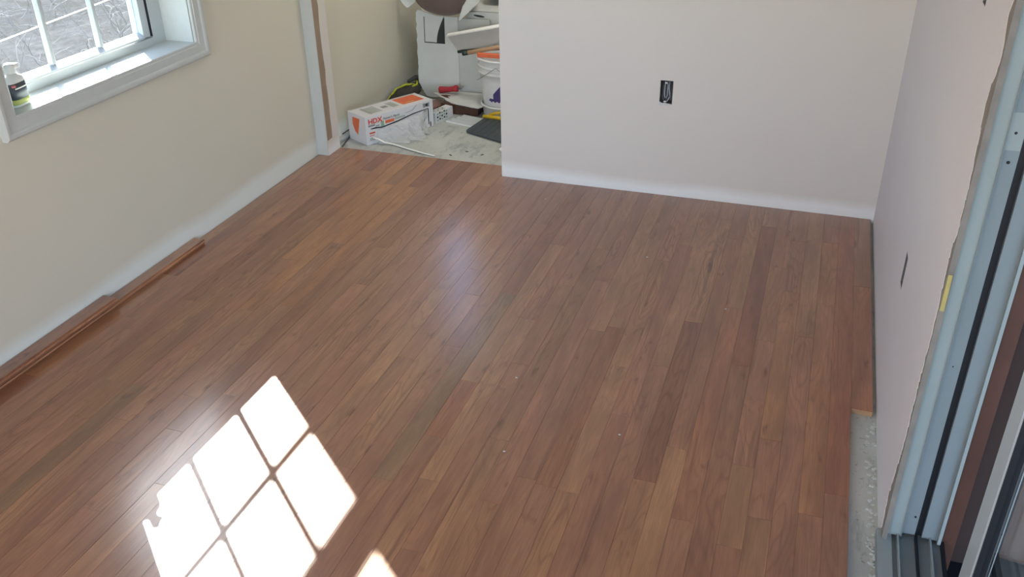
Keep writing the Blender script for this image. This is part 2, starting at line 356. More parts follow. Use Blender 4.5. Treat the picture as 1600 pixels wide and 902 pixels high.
TONES = [(38, -1.41, (118, 76, 56)), (35, -2.25, (122, 98, 72)), (20, -2.07, (116, 94, 72)), (9, -1.76, (116, 74, 58)), (13, -1.27, (136, 90, 66)), (41, -.55, (124, 78, 58)),
 (37, -.1, (126, 78, 58)), (1, -.54, (150, 96, 72)), (1, -1.6, (150, 92, 68)), (0, -1.1, (152, 102, 76)), (6, -.83, (124, 72, 58)), (4, -1.44, (124, 72, 56)), (32, -.53, (160, 112, 74)),
 (27, -.43, (130, 86, 62)), (20, -.62, (126, 80, 60)), (8, -1.9, (166, 126, 92)), (7, -1.73, (154, 102, 78)), (4, -.94, (162, 116, 80)), (32, .03, (124, 76, 58)), (30, -.5, (126, 84, 60)),
 (31, -1.2, (130, 88, 64)), (19, -1.75, (136, 84, 64)), (34, -.8, (164, 116, 76)), (35, -.7, (164, 118, 78)), (33, -.5, (160, 112, 74)), (2, -1.2, (160, 112, 80)), (36, -.3, (150, 102, 68))]
random.seed(5)
ends = {}
for r in range(0, 43):
    top = .1225 if (.062 < X0-(r-.5)*PITCHW < .99 and r > 25) else -.0015
    js = sorted(joints.get(r, []), reverse=True)
    if not js:
        y = top - random.uniform(.25, 1.0)
        while y > YB+.3: js.append(y); y -= random.uniform(.45, 1.3)
    cuts = [top] + [j for j in js if j < top-.1]
    last = cuts[-1]
    while last - YB > 1.35:
        last -= random.uniform(.6, 1.1)
        if last - YB > .2: cuts.append(last)
    cuts.append(YB); ends[r] = cuts
def board_mesh(w, L, T=.019, b=.00045):
    bm = bmesh.new(); h = w/2; l = L/2
    lo = [bm.verts.new(p) for p in ((-h, -l, -T), (h, -l, -T), (h, l, -T), (-h, l, -T))]
    mi = [bm.verts.new(p) for p in ((-h, -l, -b), (h, -l, -b), (h, l, -b), (-h, l, -b))]
    hi = [bm.verts.new(p) for p in ((-h+b, -l+b, 0), (h-b, -l+b, 0), (h-b, l-b, 0), (-h+b, l-b, 0))]
    bm.faces.new(lo[::-1]); bm.faces.new(hi)
    for i in range(4):
        j = (i+1) % 4; bm.faces.new((lo[i], lo[j], mi[j], mi[i])); bm.faces.new((mi[i], mi[j], hi[j], hi[i]))
    return bm
def add_board(bm_name, xa, xb, ya, yb, tone, parent=fl, zt=0.0):
    g = .00012
    o = bobj(bm_name, board_mesh(xb-xa-2*g, yb-ya-2*g), M['oak'], parent)
    o.location = ((xa+xb)/2, (ya+yb)/2, zt); o.color = s2l(tone); return o
for r, cuts in ends.items():
    xb = X0-(r-1)*PITCHW; xa = xb-PITCHW
    if r == 0:
        cuts = [-.003, -.62, -1.3957]; xb = 2.616
    if r == 42: xa = .0035
    for yt, yb_ in zip(cuts, cuts[1:]):
        tone = random.choice(PAL); j = random.uniform(-5, 5); tone = tuple(t+j for t in tone)
        for tr, ty, tc_ in TONES:
            if tr == r and yb_ < ty < yt: tone = tc_
        # boards run under the stub and opening but stop at the walls
        tone = tuple(.6*a+.4*b for a, b in zip(tone, (160, 109, 78)))
        add_board('floor_board', xa, xb, yb_, yt, tone, zt=random.uniform(-.0002, .0002))
be = box('board_end', (2.556, 2.6155, -1.3978, -1.3958, -.019, -.003), M['tan'], fl)
bm = bmesh.new()
for r in range(1, 43):
    xb = X0-(r-1)*PITCHW; y = YB
    while y > YR:
        y2 = max(YR, y-random.uniform(.6, 1.2)); add_box(bm, xb-PITCHW+.0003, xb-.0003, y2+.0003, y-.0003, -.019, 0); y = y2
rest = bobj('floor_boards_behind', bm, M['oak'], fl); rest['kind'] = 'stuff'; rest.color = s2l((156, 106, 74))
# crumbs of plaster on the subfloor strip and along the track
random.seed(3); bm = bmesh.new()
for i in range(120):
    x = random.uniform(2.6, 2.624); y = random.uniform(-2.2, -1.42); s = random.uniform(.001, .004)
    if random.random() < .3: x = random.uniform(2.61, 2.66); y = random.uniform(-2.0, -1.94)
    a = random.random()*3; M4 = Matrix.Translation((x, y, -.0185+s*.4)) @ Matrix.Rotation(a, 4, 'Z')
    v = add_box(bm, -s, s, -s*1.6, s*1.6, -s*.5, s*.5)
    for q in v: q.co = M4 @ q.co
tag(bobj('plaster_crumbs', bm, M['card']), 'white plaster crumbs scattered along the gap by the door wall', 'debris', kind='stuff')
# tiny bits of debris on the boards (each a separate fleck in the photo, a few pixels)
bm = bmesh.new()
for x, y in [(2.13, -.93), (1.79, -.62), (1.64, -1.9), (1.93, -1.73), (1.56, -1.55), (1.25, -.2)]:
    v = add_box(bm, x-.003, x+.003, y-.002, y+.002, 0.0003, .002)
tag(bobj('wood_flecks', bm, M['card']), 'tiny pale flecks of dust lying on the oak boards', 'debris', kind='stuff')

# ---------------------------------------------------------------- window_1 in the left wall
win = struct(empty('window_1', (0, -1.2575, OZ0)), 'white double hung window with grid above the plank stack')
def W(o):  # parent with offset
    o.parent = win; o.location = o.location - win.location; return o
def casing(a, b, out):
    """mitred profile along edge a->b of the opening (y,z); out = outward dir"""
    prof = [(0, .0), (.0, .010), (.004, .012), (.010, .012), (.013, .015), (.040, .017), (.044, .021), (.050, .023), (.058, .023), (.065, .018), (.065, 0)]
    bm = bmesh.new(); A = []; B = []
    d = ((b[0]-a[0]), (b[1]-a[1])); L = math.hypot(*d); d = (d[0]/L, d[1]/L)
    for o_, h in prof:
        A.append(bm.verts.new((h, a[0]+out[0]*o_-d[0]*o_, a[1]+out[1]*o_-d[1]*o_)))
        B.append(bm.verts.new((h, b[0]+out[0]*o_+d[0]*o_, b[1]+out[1]*o_+d[1]*o_)))
    for i in range(len(prof)-1): bm.faces.new((A[i], A[i+1], B[i+1], B[i]))
    bm.faces.new(A); bm.faces.new(B[::-1])
    return W(bobj('casing', bm, M['white']))
casing((OY0, OZ0), (OY1, OZ0), (0, -1)); casing((OY1, OZ0), (OY1, OZ1), (1, 0)); casing((OY1, OZ1), (OY0, OZ1), (0, 1)); casing((OY0, OZ1), (OY0, OZ0), (-1, 0))
W(box('window_sill', (-.24, .001, OY0, OY1, OZ0-.02, OZ0), M['white']))
W(box('jamb_board', (-.235, .001, OY1-.006, OY1+.004, OZ0, OZ1), M['white']))
W(box('jamb_board', (-.235, .001, OY0-.004, OY0+.006, OZ0, OZ1), M['white']))
W(box('jamb_board', (-.235, .001, OY0, OY1, OZ1-.006, OZ1+.004), M['white']))
fy0, fy1 = OY0+.006, OY1-.006
GY0, GY1 = -1.59, -.918
W(boxes('window_frame', [(-.22, -.125, fy0, -1.645, OZ0, OZ1-.006), (-.22, -.125, -.872, fy1, OZ0, OZ1-.006), (-.22, -.125, -1.645, -.872, OZ0, .786), (-.22, -.125, -1.645, -.872, OZ1-.05, OZ1-.006)], M['vinyl']))
W(boxes('frame_track', [(-.165, -.128, -.878, -.8721, .79, OZ1-.05), (-.165, -.128, -1.6449, -1.639, .79, OZ1-.05)], M['gasket']))
# lower sash
ls = W(boxes('lower_sash', [(-.17, -.132, -1.636, GY0, .792, 1.44), (-.17, -.132, GY1, -.881, .792, 1.44), (-.17, -.132, GY0, GY1, 1.384, 1.44)], M['vinyl']))
prism('bottom_rail', [(-.17, .792), (-.127, .792), (-.127, .798), (-.15, .809), (-.17, .809)], 'y', GY0, GY1, M['vinyl'], None)
br = bpy.data.objects['bottom_rail']; W(br)
for y in (-1.128, -1.362):
    W(box('muntin', (-.166, -.144, y-.009, y+.009, .809, 1.384), M['vinyl'], None, .004))
W(box('muntin', (-.165, -.145, GY0, GY1, 1.134-.009, 1.134+.009), M['vinyl'], None, .004))
W(box('window_pane', (-.157, -.153, GY0, GY1, .809, 1.384), M['glass']))
# upper sash
W(boxes('upper_sash', [(-.21, -.174, -1.636, GY0, 1.44, OZ1-.05), (-.21, -.174, GY1, -.881, 1.44, OZ1-.05), (-.21, -.174, GY0, GY1, 1.42, 1.52), (-.21, -.174, GY0, GY1, OZ1-.09, OZ1-.05)], M['vinyl']))
for y in (-1.128, -1.362):
    W(box('muntin', (-.202, -.182, y-.009, y+.009, 1.52, OZ1-.09), M['vinyl'], None, .004))
W(box('muntin', (-.202, -.182, GY0, GY1, 1.755, 1.777), M['vinyl'], None, .004))
W(box('window_pane', (-.194, -.19, GY0, GY1, 1.52, OZ1-.09), M['glass']))

# ---------------------------------------------------------------- outside the window
random.seed(21)
bm = bmesh.new(); nx, ny = 60, 60
gv = [[bm.verts.new((-14+13.7*i/nx, -6+20*j/ny, -.75+.10*math.sin(i*.5)*math.cos(j*.4)+.05*random.random()+max(0, (4-(-14+13.7*i/nx)*-1))*0)) for j in range(ny+1)] for i in range(nx+1)]
for i in range(nx):
    for j in range(ny): bm.faces.new((gv[i][j], gv[i+1][j], gv[i+1][j+1], gv[i][j+1]))
struct(bobj('ground', bm, M['litter'], None, True), 'leaf littered ground outside the window')
bm = bmesh.new()
def twig(bm, p, d, L, r, depth):
    n = 6; pts = [p.copy()]; dd = d.copy()
    for i in range(n):
        dd = (dd + Vector((random.gauss(0, .18), random.gauss(0, .18), random.gauss(-.02, .12)))).normalized(); pts.append(pts[-1]+dd*L/n)
    prev = None
    for i, q in enumerate(pts):
        rr = r*(1-i/(n+1)); a = [bm.verts.new(q+Vector((rr*math.cos(t), rr*math.sin(t)*.7, rr*math.sin(t)*.7))) for t in (0, 2.1, 4.2)]
        if prev:
            for k in range(3): bm.faces.new((prev[k], prev[(k+1) % 3], a[(k+1) % 3], a[k]))
        prev = a
    if depth:
        for i in range(2, n+1):
            if random.random() < .75: twig(bm, pts[i], (dd+Vector((random.gauss(0, .7), random.gauss(0, .7), random.gauss(.1, .4)))).normalized(), L*.55, r*.6, depth-1)
for i in range(170):
    p = Vector((random.uniform(-8.5, -1.9), 0, -.72)); p.y = -1.2 + (-p.x-.2)*random.uniform(.35, 1.35)
    twig(bm, p, Vector((random.gauss(0, .5), random.gauss(0, .5), random.uniform(.15, .8))).normalized(), random.uniform(.4, .95), random.uniform(.004, .012), 1)
tag(bobj('dead_brush', bm, M['twig']), 'bare dead brush and twigs on the ground outside the window', 'brush', kind='stuff')
tag(tube('clothesline', [(-1.2, -2.4, .575), (-1.2, -.6, .629), (-1.2, .12, .664), (-1.2, 1.6, .745)], .003, M['rail']), 'thin sunlit white cord stretched level outside the window', 'cord')

# ---------------------------------------------------------------- sliding door in the right wall
dr = struct(empty('door_1', (2.70, -1.93, 0)), 'grey white sliding patio door with dark gasket at the right')
def D(o): o.parent = dr; o.location = o.location - dr.location; return o
ZT = 2.08
D(boxes('frame_flange', [(2.6415, 2.673, Y1, -1.86, .016, ZT)], M['frame_a']))
D(boxes('frame_channel', [(2.673, 2.7055, -1.912, -1.86, .016, ZT)], M['frame_b']))
D(boxes('channel_lip', [(2.6725, 2.6745, -1.928, -1.912, .016, ZT)], M['frame_b']))
D(boxes('gasket', [(2.7055, 2.721, -1.905, -1.86, .012, ZT)], M['gasket']))
D(boxes('frame_panel', [(2.721, 2.756, -1.916, -1.86, .016, ZT)], M['frame_b']))
D(boxes('frame_bead', [(2.756, 2.7635, -1.926, -1.86, .012, ZT)], M['frame_a']))
D(boxes('exterior_trim', [(2.7640, 2.80, -1.905, -1.86, -.1, ZT)], M['porch_wood']))
def onj(name, z, x, r=.0035):
    o = lathe(name, [(0, 0), (r, 0), (r*.8, .0015), (0, .0015)], M['gasket'], None, 12); o.rotation_euler = (math.pi/2, 0, 0); o.location = (x, -1.9122, z); return D(o)
onj('screw', 1.045, 2.6895); onj('screw', .985, 2.690); onj('screw', .073, 2.697, .0028); onj('screw', .51, 2.69, .0015)
D(boxes('strike_plate', [(2.6755, 2.7045, -1.9135, -1.912, 1.01, 1.085)], M['frame_a']))
# threshold track
D(boxes('threshold', [(2.619, 2.772, -3.95, -1.905, -.019, .006)], M['frame_b']))
D(boxes('threshold_lip', [(2.6195, 2.652, -3.95, -1.912, .006, .016)], M['frame_a']))
D(boxes('track_rail', [(2.664, 2.668, -3.95, -1.915, .006, .022)], M['frame_a']))
D(boxes('track_rail', [(2.706, 2.711, -3.95, -1.915, .006, .020)], M['gasket']))
D(boxes('track_rail', [(2.738, 2.742, -3.95, -1.915, .006, .022)], M['frame_a']))
D(boxes('track_rail', [(2.764, 2.772, -3.95, -1.915, .006, .016)], M['gasket']))
# sliding panel (partly open)
pn = D(boxes('door_stile', [(2.777, 2.812, -2.168, -2.092, .02, ZT-.02)], M['vinyl']))
pn['label'] = 'white upright stile'
D(boxes('stile_gasket', [(2.781, 2.808, -2.174, -2.168, .09, ZT-.1)], M['gasket']))
D(boxes('door_stile', [(2.777, 2.812, -3.2, -3.12, .02, ZT-.02)], M['vinyl']))
D(boxes('door_rail', [(2.777, 2.812, -3.12, -2.168, .008, .075), (2.777, 2.812, -3.12, -2.168, ZT-.1, ZT-.02)], M['vinyl']))
D(boxes('door_pane', [(2.792, 2.797, -3.12, -2.176, .075, ZT-.1)], M['door_glass']))
D(boxes('door_head', [(2.64, 2.80, -3.95, -1.86, ZT, 2.1)], M['frame_a']))
# porch
struct(boxes('porch_floor', [(2.7641, 5.2, -4.8, .6, -.14, -.1)], M['porch_floor']), 'grey porch floor outside the sliding door')
struct(boxes('wall_porch', [(2.745, 2.86, -1.86, .6, -.1, 2.5), (2.745, 5.2, .6, .7, -.1, 2.5), (5.2, 5.3, -3.2, .7, -.1, 2.5)], M['porch_dark']), 'dark siding of the porch outside the door')
struct(boxes('ceiling_porch', [(2.745, 5.3, -4.8, .7, 2.45, 2.55)], M['porch_dark']), 'porch roof')
# dark wooden post and mat just outside
tag(boxes('wooden_post', [(2.815, 2.87, -1.855, -1.80, -.1, 2.45)], M['porch_wood']), 'dark red brown wooden post just outside the sliding door', 'post')
tag(box('doormat', (2.80, 2.93, -2.4, -1.74, -.0999, -.088), M['gasket'], None, .003), 'black doormat on the porch floor outside the sliding door', 'mat')
bxo = tag(empty('cardboard_box', (3.05, -1.72, -.1), (0, 0, -.15)), 'worn brown cardboard box standing on the porch behind the door glass', 'box')
box('carton_body', (-.11, .4, -.1, .5, 0, .9), M['carton'], bxo, .012)
box('corrugated_panel', (-.113, -.11, -.06, .3, .03, .2), M['carton_dark'], bxo)
for i in range(9): box('ridge', (-.1165, -.113, -.055, .29, .04+.018*i, .048+.018*i), M['carton_dark'], bxo)

# ---------------------------------------------------------------- outlet openings
def outlet_box(name, label, org, ux, depthdir, w, h, cat='outlet box'):
    """org = lower corner on wall face, ux = unit along wall, depthdir = into wall"""
    e = tag(empty(name, org), label, cat)
    ux = Vector(ux); dd = Vector(depthdir); uz = Vector((0, 0, 1)); t = .0018; dp = .05
    def q(nm, a, b, mat):
        bm = bmesh.new(); v = add_box(bm, a[0], b[0], a[1], b[1], a[2], b[2])
        for k in v: k.co = ux*k.co.x + dd*k.co.y + uz*k.co.z
        return bobj(nm, bm, mat, e)
    q('side_plate', (0, .001, 0), (t, dp, h), M['zinc']); q('side_plate', (w-t, .001, 0), (w, dp, h), M['zinc'])
    q('top_plate', (t, .001, h-t), (w-t, dp, h), M['zinc']); q('bottom_plate', (t, .001, 0), (w-t, dp, t), M['zinc'])
    q('back_plate', (t, dp-t, t), (w-t, dp, h-t), M['zinc'])
    return e, ux, dd, uz
e, ux, dd, uz = outlet_box('outlet_box', 'open metal outlet box with looped grey wires in the end wall', (o0, 0, oz0), (1, 0, 0), (0, 1, 0), o1-o0, oz1-oz0)
def cab(pts, r, mat): tube('wire', [Vector(p) for p in pts], r, mat, e, 8)
cab([(.019, .03, .096), (.018, .014, .075), (.018, .01, .04), (.021, .009, .025), (.027, .010, .022), (.031, .012, .035), (.030, .02, .07), (.026, .035, .096)], .0028, M['cable'])
cab([(.011, .03, .095), (.009, .014, .07), (.013, .010, .035), (.021, .012, .014), (.028, .013, .02), (.030, .02, .04)], .0024, M['cable_dark'])
cab([(.036, .03, .098), (.036, .012, .07), (.041, .008, .045), (.043, .009, .03), (.037, .010, .02), (.032, .012, .01), (.030, .02, .004)], .0028, M['cable'])
cab([(.045, .03, .098), (.047, .016, .07), (.046, .013, .04), (.040, .012, .02)], .0022, M['cable_dark'])
q1 = box('mounting_ear', (.020, .030, .0, .004, .088, .094), M['metal'], e)
q2 = box('mounting_ear', (.018, .030, .0, .004, .008, .013), M['metal'], e)
prism('chipped_plaster_rim', [(-.003, -.004), (.010, -.008), (.02, -.003), (.03, -.007), (.044, -.004), (.056, .0), (.05, .001), (.03, .003), (.024, .006), (.014, .003), (.0, .008)], 'y', -.0015, .004, M['card'], e)
outlet_box('outlet_box', 'empty outlet opening low in the side wall near the sliding door', (WX, sy0, sz0), (0, 1, 0), (1, 0, 0), sy1-sy0, sz1-sz0)
outlet_box('switch_box', 'empty switch opening high in the side wall at the top of the picture', (WX, hy0, hz0), (0, 1, 0), (1, 0, 0), hy1-hy0, hz1-hz0, 'switch box')

# ---------------------------------------------------------------- loose planks by the left wall
def plank(loc, L, w, T, rotz, tone, label):
    e = tag(empty('floor_plank', loc, (0, 0, rotz)), label, 'plank', 'loose planks by the window wall')
    o = bobj('plank_body', board_mesh(w, L, T*.999, .001), M['oak'], e); o.location = (w/2, 0, T); o.color = s2l(tone)
    t = box('tongue', (w-.0001, w+.005, -L/2+.002, L/2-.002, T*.38, T*.62), M['oak'], e); t.color = s2l(tuple(min(255, c*1.3) for c in tone))
    return e
plank((.004, -2.06, .0004), 2.06, .047, .019, .0, (150, 108, 84), 'loose oak plank under the other, flat against the window wall')
plank((.003, -2.42, .0202), 1.72, .055, .019, .0, (144, 102, 80), 'shorter oak plank lying on top of another against the window wall')

# ---------------------------------------------------------------- spray bottle on the sill
sb = tag(empty('spray_bottle', (-.062, -1.625, OZ0), (0, 0, .1)), 'small white bottle with dark label standing on the window sill', 'bottle')
body = bmesh.new()
prof = [(.0, .98), (.004, 1.0), (.075, 1.0), (.088, .93), (.096, .6), (.101, .42)]
rings = []
for z, s in prof:
    rings.append([body.verts.new((.022*s*math.copysign(abs(math.cos(t))**.6, math.cos(t)), .036*s*math.copysign(abs(math.sin(t))**.6, math.sin(t)), z)) for t in [2*math.pi*k/28 for k in range(28)]])
for a, b in zip(rings, rings[1:]):
    for k in range(28): body.faces.new((a[k], a[(k+1) % 28], b[(k+1) % 28], b[k]))
body.faces.new(rings[0][::-1]); body.faces.new(rings[-1])
bobj('bottle_body', body, M['trace'], sb, True)
def wrap(name, z0, z1, mat, s=1.012, t0=-1.35, t1=1.35):
    bm = bmesh.new(); pr = None
    for i in range(21):
        t = t0+(t1-t0)*i/20; x = .022*s*math.copysign(abs(math.cos(t))**.6, math.cos(t)); y = .036*s*math.copysign(abs(math.sin(t))**.6, math.sin(t))
        a = (bm.verts.new((x, y, z0)), bm.verts.new((x, y, z1)), bm.verts.new((x*1.012, y*1.012, z0)), bm.verts.new((x*1.012, y*1.012, z1)))
        if pr: bm.faces.new((pr[2], a[2], a[3], pr[3])); bm.faces.new((pr[3], a[3], a[1], pr[1])); bm.faces.new((pr[0], a[0], a[2], pr[2]))
        pr = a
    return bobj(name, bm, mat, sb, True)
wrap('label', .022, .074, M['label_dark']); wrap('label_band', .008, .024, M['limelabel'], 1.02)
wrap('label_stripe', .056, .060, M['trace'], 1.03, -.5, .6); wrap('label_dot', .063, .071, M['pink'], 1.03, -.9, -.35)
lathe('cap', [(.0, 0), (.015, 0), (.016, .004), (.016, .024), (.013, .03), (0, .031)], M['trace'], sb, 20, (0, 0, .101))
box('nozzle', (-.008, .012, .0, .03, .112, .128), M['trace'], sb, .005)

# ================================================================ IN THE CLOSET
FZ = -.0028
# ---- printed carton of plastic sheeting
bang = math.atan2(.875, .484)
pb = tag(empty('plastic_sheet_box', (.180, .187, FZ), (0, 0, bang)), 'long white carton with orange and red print on the closet floor', 'box')
BL, BW, BH = .434, .160, .149
box('carton_body', (0, BL, 0, BW, 0, BH), M['box'], pb, .0025)
def fr(nm, u0, u1, z0, z1, mat, t=.0006): return box(nm, (u0, u1, -t, .001, z0, z1), mat, pb)
def tp(nm, u0, u1, v0, v1, mat, t=.0006): return box(nm, (u0, u1, v0, v1, BH-.001, BH+t), mat, pb)
FM = lambda x, z: Matrix.Translation((x, -.0008, z)) @ Matrix.Rotation(math.pi/2, 4, 'X')
text('printed_word', 'HDX', .036, M['redorange'], pb, FM(.016, .108), sx=1.1, bold=.0012)
text('printed_words', "Painter's Plastic", .017, M['grey_print'], pb, FM(.108, .112), shear=.25, sx=1.0, bold=.0004)
fr('small_print', .016, .058, .094, .103, M['grey_print']); fr('small_print', .062, .085, .088, .094, M['grey_print'])
fr('green_panel', .094, .114, .080, .108, M['green_print']); fr('orange_bar', .122, .178, .090, .106, M['orange'])
fr('grey_bar', .182, .25, .097, .107, M['lgrey_print'])
fr('red_print', .02, .055, .056, .064, M['redorange']); fr('red_print', .02, .05, .044, .049, M['pinkred']); fr('small_print', .02, .052, .02, .036, M['lgrey_print'])
fr('picture_panel', .368, .386, .116, .138, M['grey_print']); fr('picture_panel', .39, .41, .116, .138, M['grey_print']); fr('picture_panel', .384, .40, .12, .134, M['black'], .0009)
prism('tear_slot', [(.03, .084), (.06, .086), (.1, .079), (.2, .088), (.3, .103), (.4, .108), (.4, .104), (.3, .097), (.2, .081), (.1, .073), (.06, .078), (.03, .08)], 'y', -.0012, .002, M['black'], pb)
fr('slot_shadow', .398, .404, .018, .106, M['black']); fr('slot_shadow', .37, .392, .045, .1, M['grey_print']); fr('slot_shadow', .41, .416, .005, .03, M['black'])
prism('line_drawing', [(.25, .112), (.30, .118), (.33, .142), (.325, .143), (.296, .122), (.26, .117)], 'y', -.0006, .001, M['lgrey_print'], pb)
tp('top_panel', .05, .12, .03, .125, M['lgrey_print']); tp('top_panel', .06, .066, .028, .13, M['grey_print'], .001); tp('top_panel', .125, .129, .03, .13, M['grey_print'], .001)
tp('top_panel', .155, .19, .06, .09, M['grey_print']); tp('top_panel', .205, .245, .04, .12, M['lgrey_print'])
tp('orange_panel', .268, .405, .035, .14, M['orange']); tp('yellow_print', .30, .35, .05, .056, M['limelabel'], .001)
tp('edge_line', .01, .42, .149, .152, M['grey_print'])
# end face (local x = 0 side)
eo = prism('orange_blob', [(.05, .13), (.115, .128), (.118, .09), (.10, .055), (.075, .04), (.07, .06), (.062, .085)], 'x', -.0007, .001, M['orange'], pb)
fm = tag(None or empty('plastic_sheet', (0, 0, 0)), 'crumpled translucent plastic sheet pulled from the printed carton', 'plastic sheet')
def locw(u, v, z): return Vector((.180, .187, FZ)) + Matrix.Rotation(bang, 3, 'Z') @ Vector((u, v, z))
random.seed(4); bm = bmesh.new(); nu, nv = 26, 12; vv = []
for i in range(nu+1):
    s = i/nu; u = .06+.33*s; row = []
    zt = .070+.030*s; reach = .03+.10*math.sin(math.pi*min(1, s*1.05))**.8
    for j in range(nv+1):
        t = j/nv
        z = zt*(1-t)**1.25*(.95 if t < .02 else 1)
        v = -.004 - reach*t**.9 - .010*math.sin(s*17+t*5)*t
        v += random.uniform(-.004, .004)*min(1, t*6) - (.022*math.sin(s*31)*t**3 if t > .5 else 0); z = max(.0035, z*(1-.25*math.sin(s*9)**2*t) + .010*math.sin(s*23+t*9)*math.sin(math.pi*t) + random.uniform(-.004, .004))
        row.append(bm.verts.new(locw(u+.03*t*math.sin(s*4), v, z)))
    vv.append(row)
for i in range(nu):
    for j in range(nv):
        bm.faces.new((vv[i][j], vv[i+1][j], vv[i+1][j+1], vv[i][j+1]))
bobj('sheet_body', bm, M['film'], fm)
tail = [locw(.04, -.003, .035), locw(.055, -.02, .03), locw(.075, -.05, .012), Vector((.30, .235, .004)), Vector((.40, .195, .004)), Vector((.50, .16, .004)), Vector((.575, .14, .003))]
bm = bmesh.new(); pr = None
for i, p in enumerate(tail):
    d = (tail[min(i+1, len(tail)-1)]-tail[max(0, i-1)]).normalized(); n = Vector((-d.y, d.x, 0)).normalized(); w = (.010, .009, .008, .007, .007, .006, .004)[i]
    a = (bm.verts.new(p-n*w), bm.verts.new(p+Vector((0, 0, .003))), bm.verts.new(p+n*w))
    if pr:
        bm.faces.new((pr[0], a[0], a[1], pr[1])); bm.faces.new((pr[1], a[1], a[2], pr[2]))
    pr = a
bobj('sheet_tail', bm, M['trace'], fm)

# ---- white cardboard panel leaning at the back of the closet
random.seed(9)
cp = tag(empty('leaning_cardboard', (.25, 1.0, FZ)), 'tall torn white cardboard panel with black printed outline leaning in the closet', 'cardboard')
left = [(.118+random.uniform(-.004, .004), z) for z in [.49-.022*i for i in range(19)]]
pts = [(.37, .478), (.24, .478)] + [(.13, .505)] + left + [(.135, .06), (.15, .035), (.166, .016), (.2, .012), (.25, .016), (.29, .0), (.37, .004)]
o = prism('panel_body', [(x-.25, z) for x, z in pts], 'y', 0, .006, M['card'], cp)
o = prism('folded_flap', [(.12, .0), (.12, .47), (.30, .47), (.33, .3), (.33, 0)], 'y', 0, .005, M['card_grey'], cp); o.rotation_euler = (0, 0, .12); o.location = (0, -.008, 0)  # flap is white card too; grey puts its turned-away shading into the colour
for b in ((-.086, -.082, .325, .47), (-.086, .040, .325, .330), (.036, .040, .325, .47)): box('printed_line', (b[0], b[1], -.0008, .001, b[2], b[3]), M['black'], cp)
cv = [(.038, .328), (.038, .478)] + [(.038-.048*math.sin(t*math.pi/2), .478-.15*t) for t in [i/10 for i in range(1, 11)]]
prism('printed_wedge', cv, 'y', -.0009, .001, M['black'], cp)
cp.rotation_euler = (-.04, 0, 0)

# ---- white carton with hand hole behind
cb = tag(empty('moving_carton', (.40, 1.075, FZ), (0, 0, .0)), 'white cardboard carton with a dark hand hole at the back of the closet', 'box')
box('carton_body', (0, .5, .0, .29, 0, .50), M['card'], cb, .004)
prism('hand_hole', [(.045+.032+.03*math.cos(t)*1.1, .478+.0055*math.sin(t)-.0035*math.cos(t)) for t in [2*math.pi*k/16 for k in range(16)]], 'y', -.001, .002, M['black'], cb)
fl1 = box('carton_flap', (.0, .5, .0, .2, 0, .005), M['card'], cb, .001); fl1.location = (0, .002, .502); fl1.rotation_euler = (.22, 0, 0)
box('seam', (.14, .142, -.0008, .001, .36, .46), M['grey_print'], cb)
# ---- crumpled white bag on the carton
bm = bmesh.new(); bmesh.ops.create_icosphere(bm, subdivisions=4, radius=1)
for v in bm.verts:
    n = v.co.normalized(); k = 1+.14*math.sin(n.x*7+n.z*5)*math.cos(n.y*9)+.07*math.sin(n.x*19+n.y*13)
    v.co = Vector((n.x*.08*k, n.y*.03*k, max(-.012, n.z*.025*k)))
o = bobj('plastic_bag', bm, M['trace'], None, True); o.location = (.68, 1.075, .535)
tag(o, 'crumpled white plastic bag on top of the white carton', 'bag')

# ---- charcoal basin lying on the carton
bs = tag(empty('plastic_basin', (.285, 1.02, .49)), 'charcoal brown plastic basin with rounded bottom at the top of the closet pile', 'basin')
bm = bmesh.new(); rings = []
for i in range(13):
    t = i/12; rr = math.sin(t*math.pi/2)**.75; z = (1-math.cos(t*math.pi/2))*.16
    rings.append([bm.verts.new((.185*rr*math.cos(a), .13*rr*math.sin(a), z)) for a in [2*math.pi*k/40 for k in range(40)]])
for a, b in zip(rings, rings[1:]):
    for k in range(40): bm.faces.new((a[k], a[(k+1) % 40], b[(k+1) % 40], b[k]))
bmesh.ops.remove_doubles(bm, verts=bm.verts, dist=1e-5)
o = bobj('basin_body', bm, M['basin'], bs, True); sm = o.modifiers.new('thick', 'SOLIDIFY'); sm.thickness = .004; sm.offset = 1
o = lathe('basin_rim', [(.183, .158), (.192, .158), (.192, .166), (.183, .166)], M['basin'], bs, 40); o.scale = (1, .7, 1)
bs.rotation_euler = (0, .05, 0)
# white torn sheet at the left, white strip at the right, green crate
def torn(name, pts, loc, rot, label, mat, th=.003, cat='paper'):
    o = prism(name, pts, 'y', 0, th, mat); o.location = loc; o.rotation_euler = rot; return tag(o, label, cat)
torn('torn_paper', [(0, .0), (.01, -.012), (.02, -.024), (.035, -.036), (.05, -.034), (.06, -.024), (.075, -.014), (.12, .03), (.12, .09), (.0, .09)], (.045, .985, .555), (-.1, 0, 0), 'torn piece of white paper poking out left of the charcoal basin', M['card'])
torn('white_board_strip', [(0, 0), (.012, .0), (.12, .10), (.15, .14), (.05, .14)], (.40, .955, .475), (-.05, 0, 0), 'narrow white board strip slanting beside the charcoal basin', M['card'], .006, 'board')
gc = box('storage_crate', (.48, .86, 1.13, 1.32, .56, .75), M['greenblack'], None, .01)
tag(gc, 'dark green crate at the top right of the closet pile', 'crate')

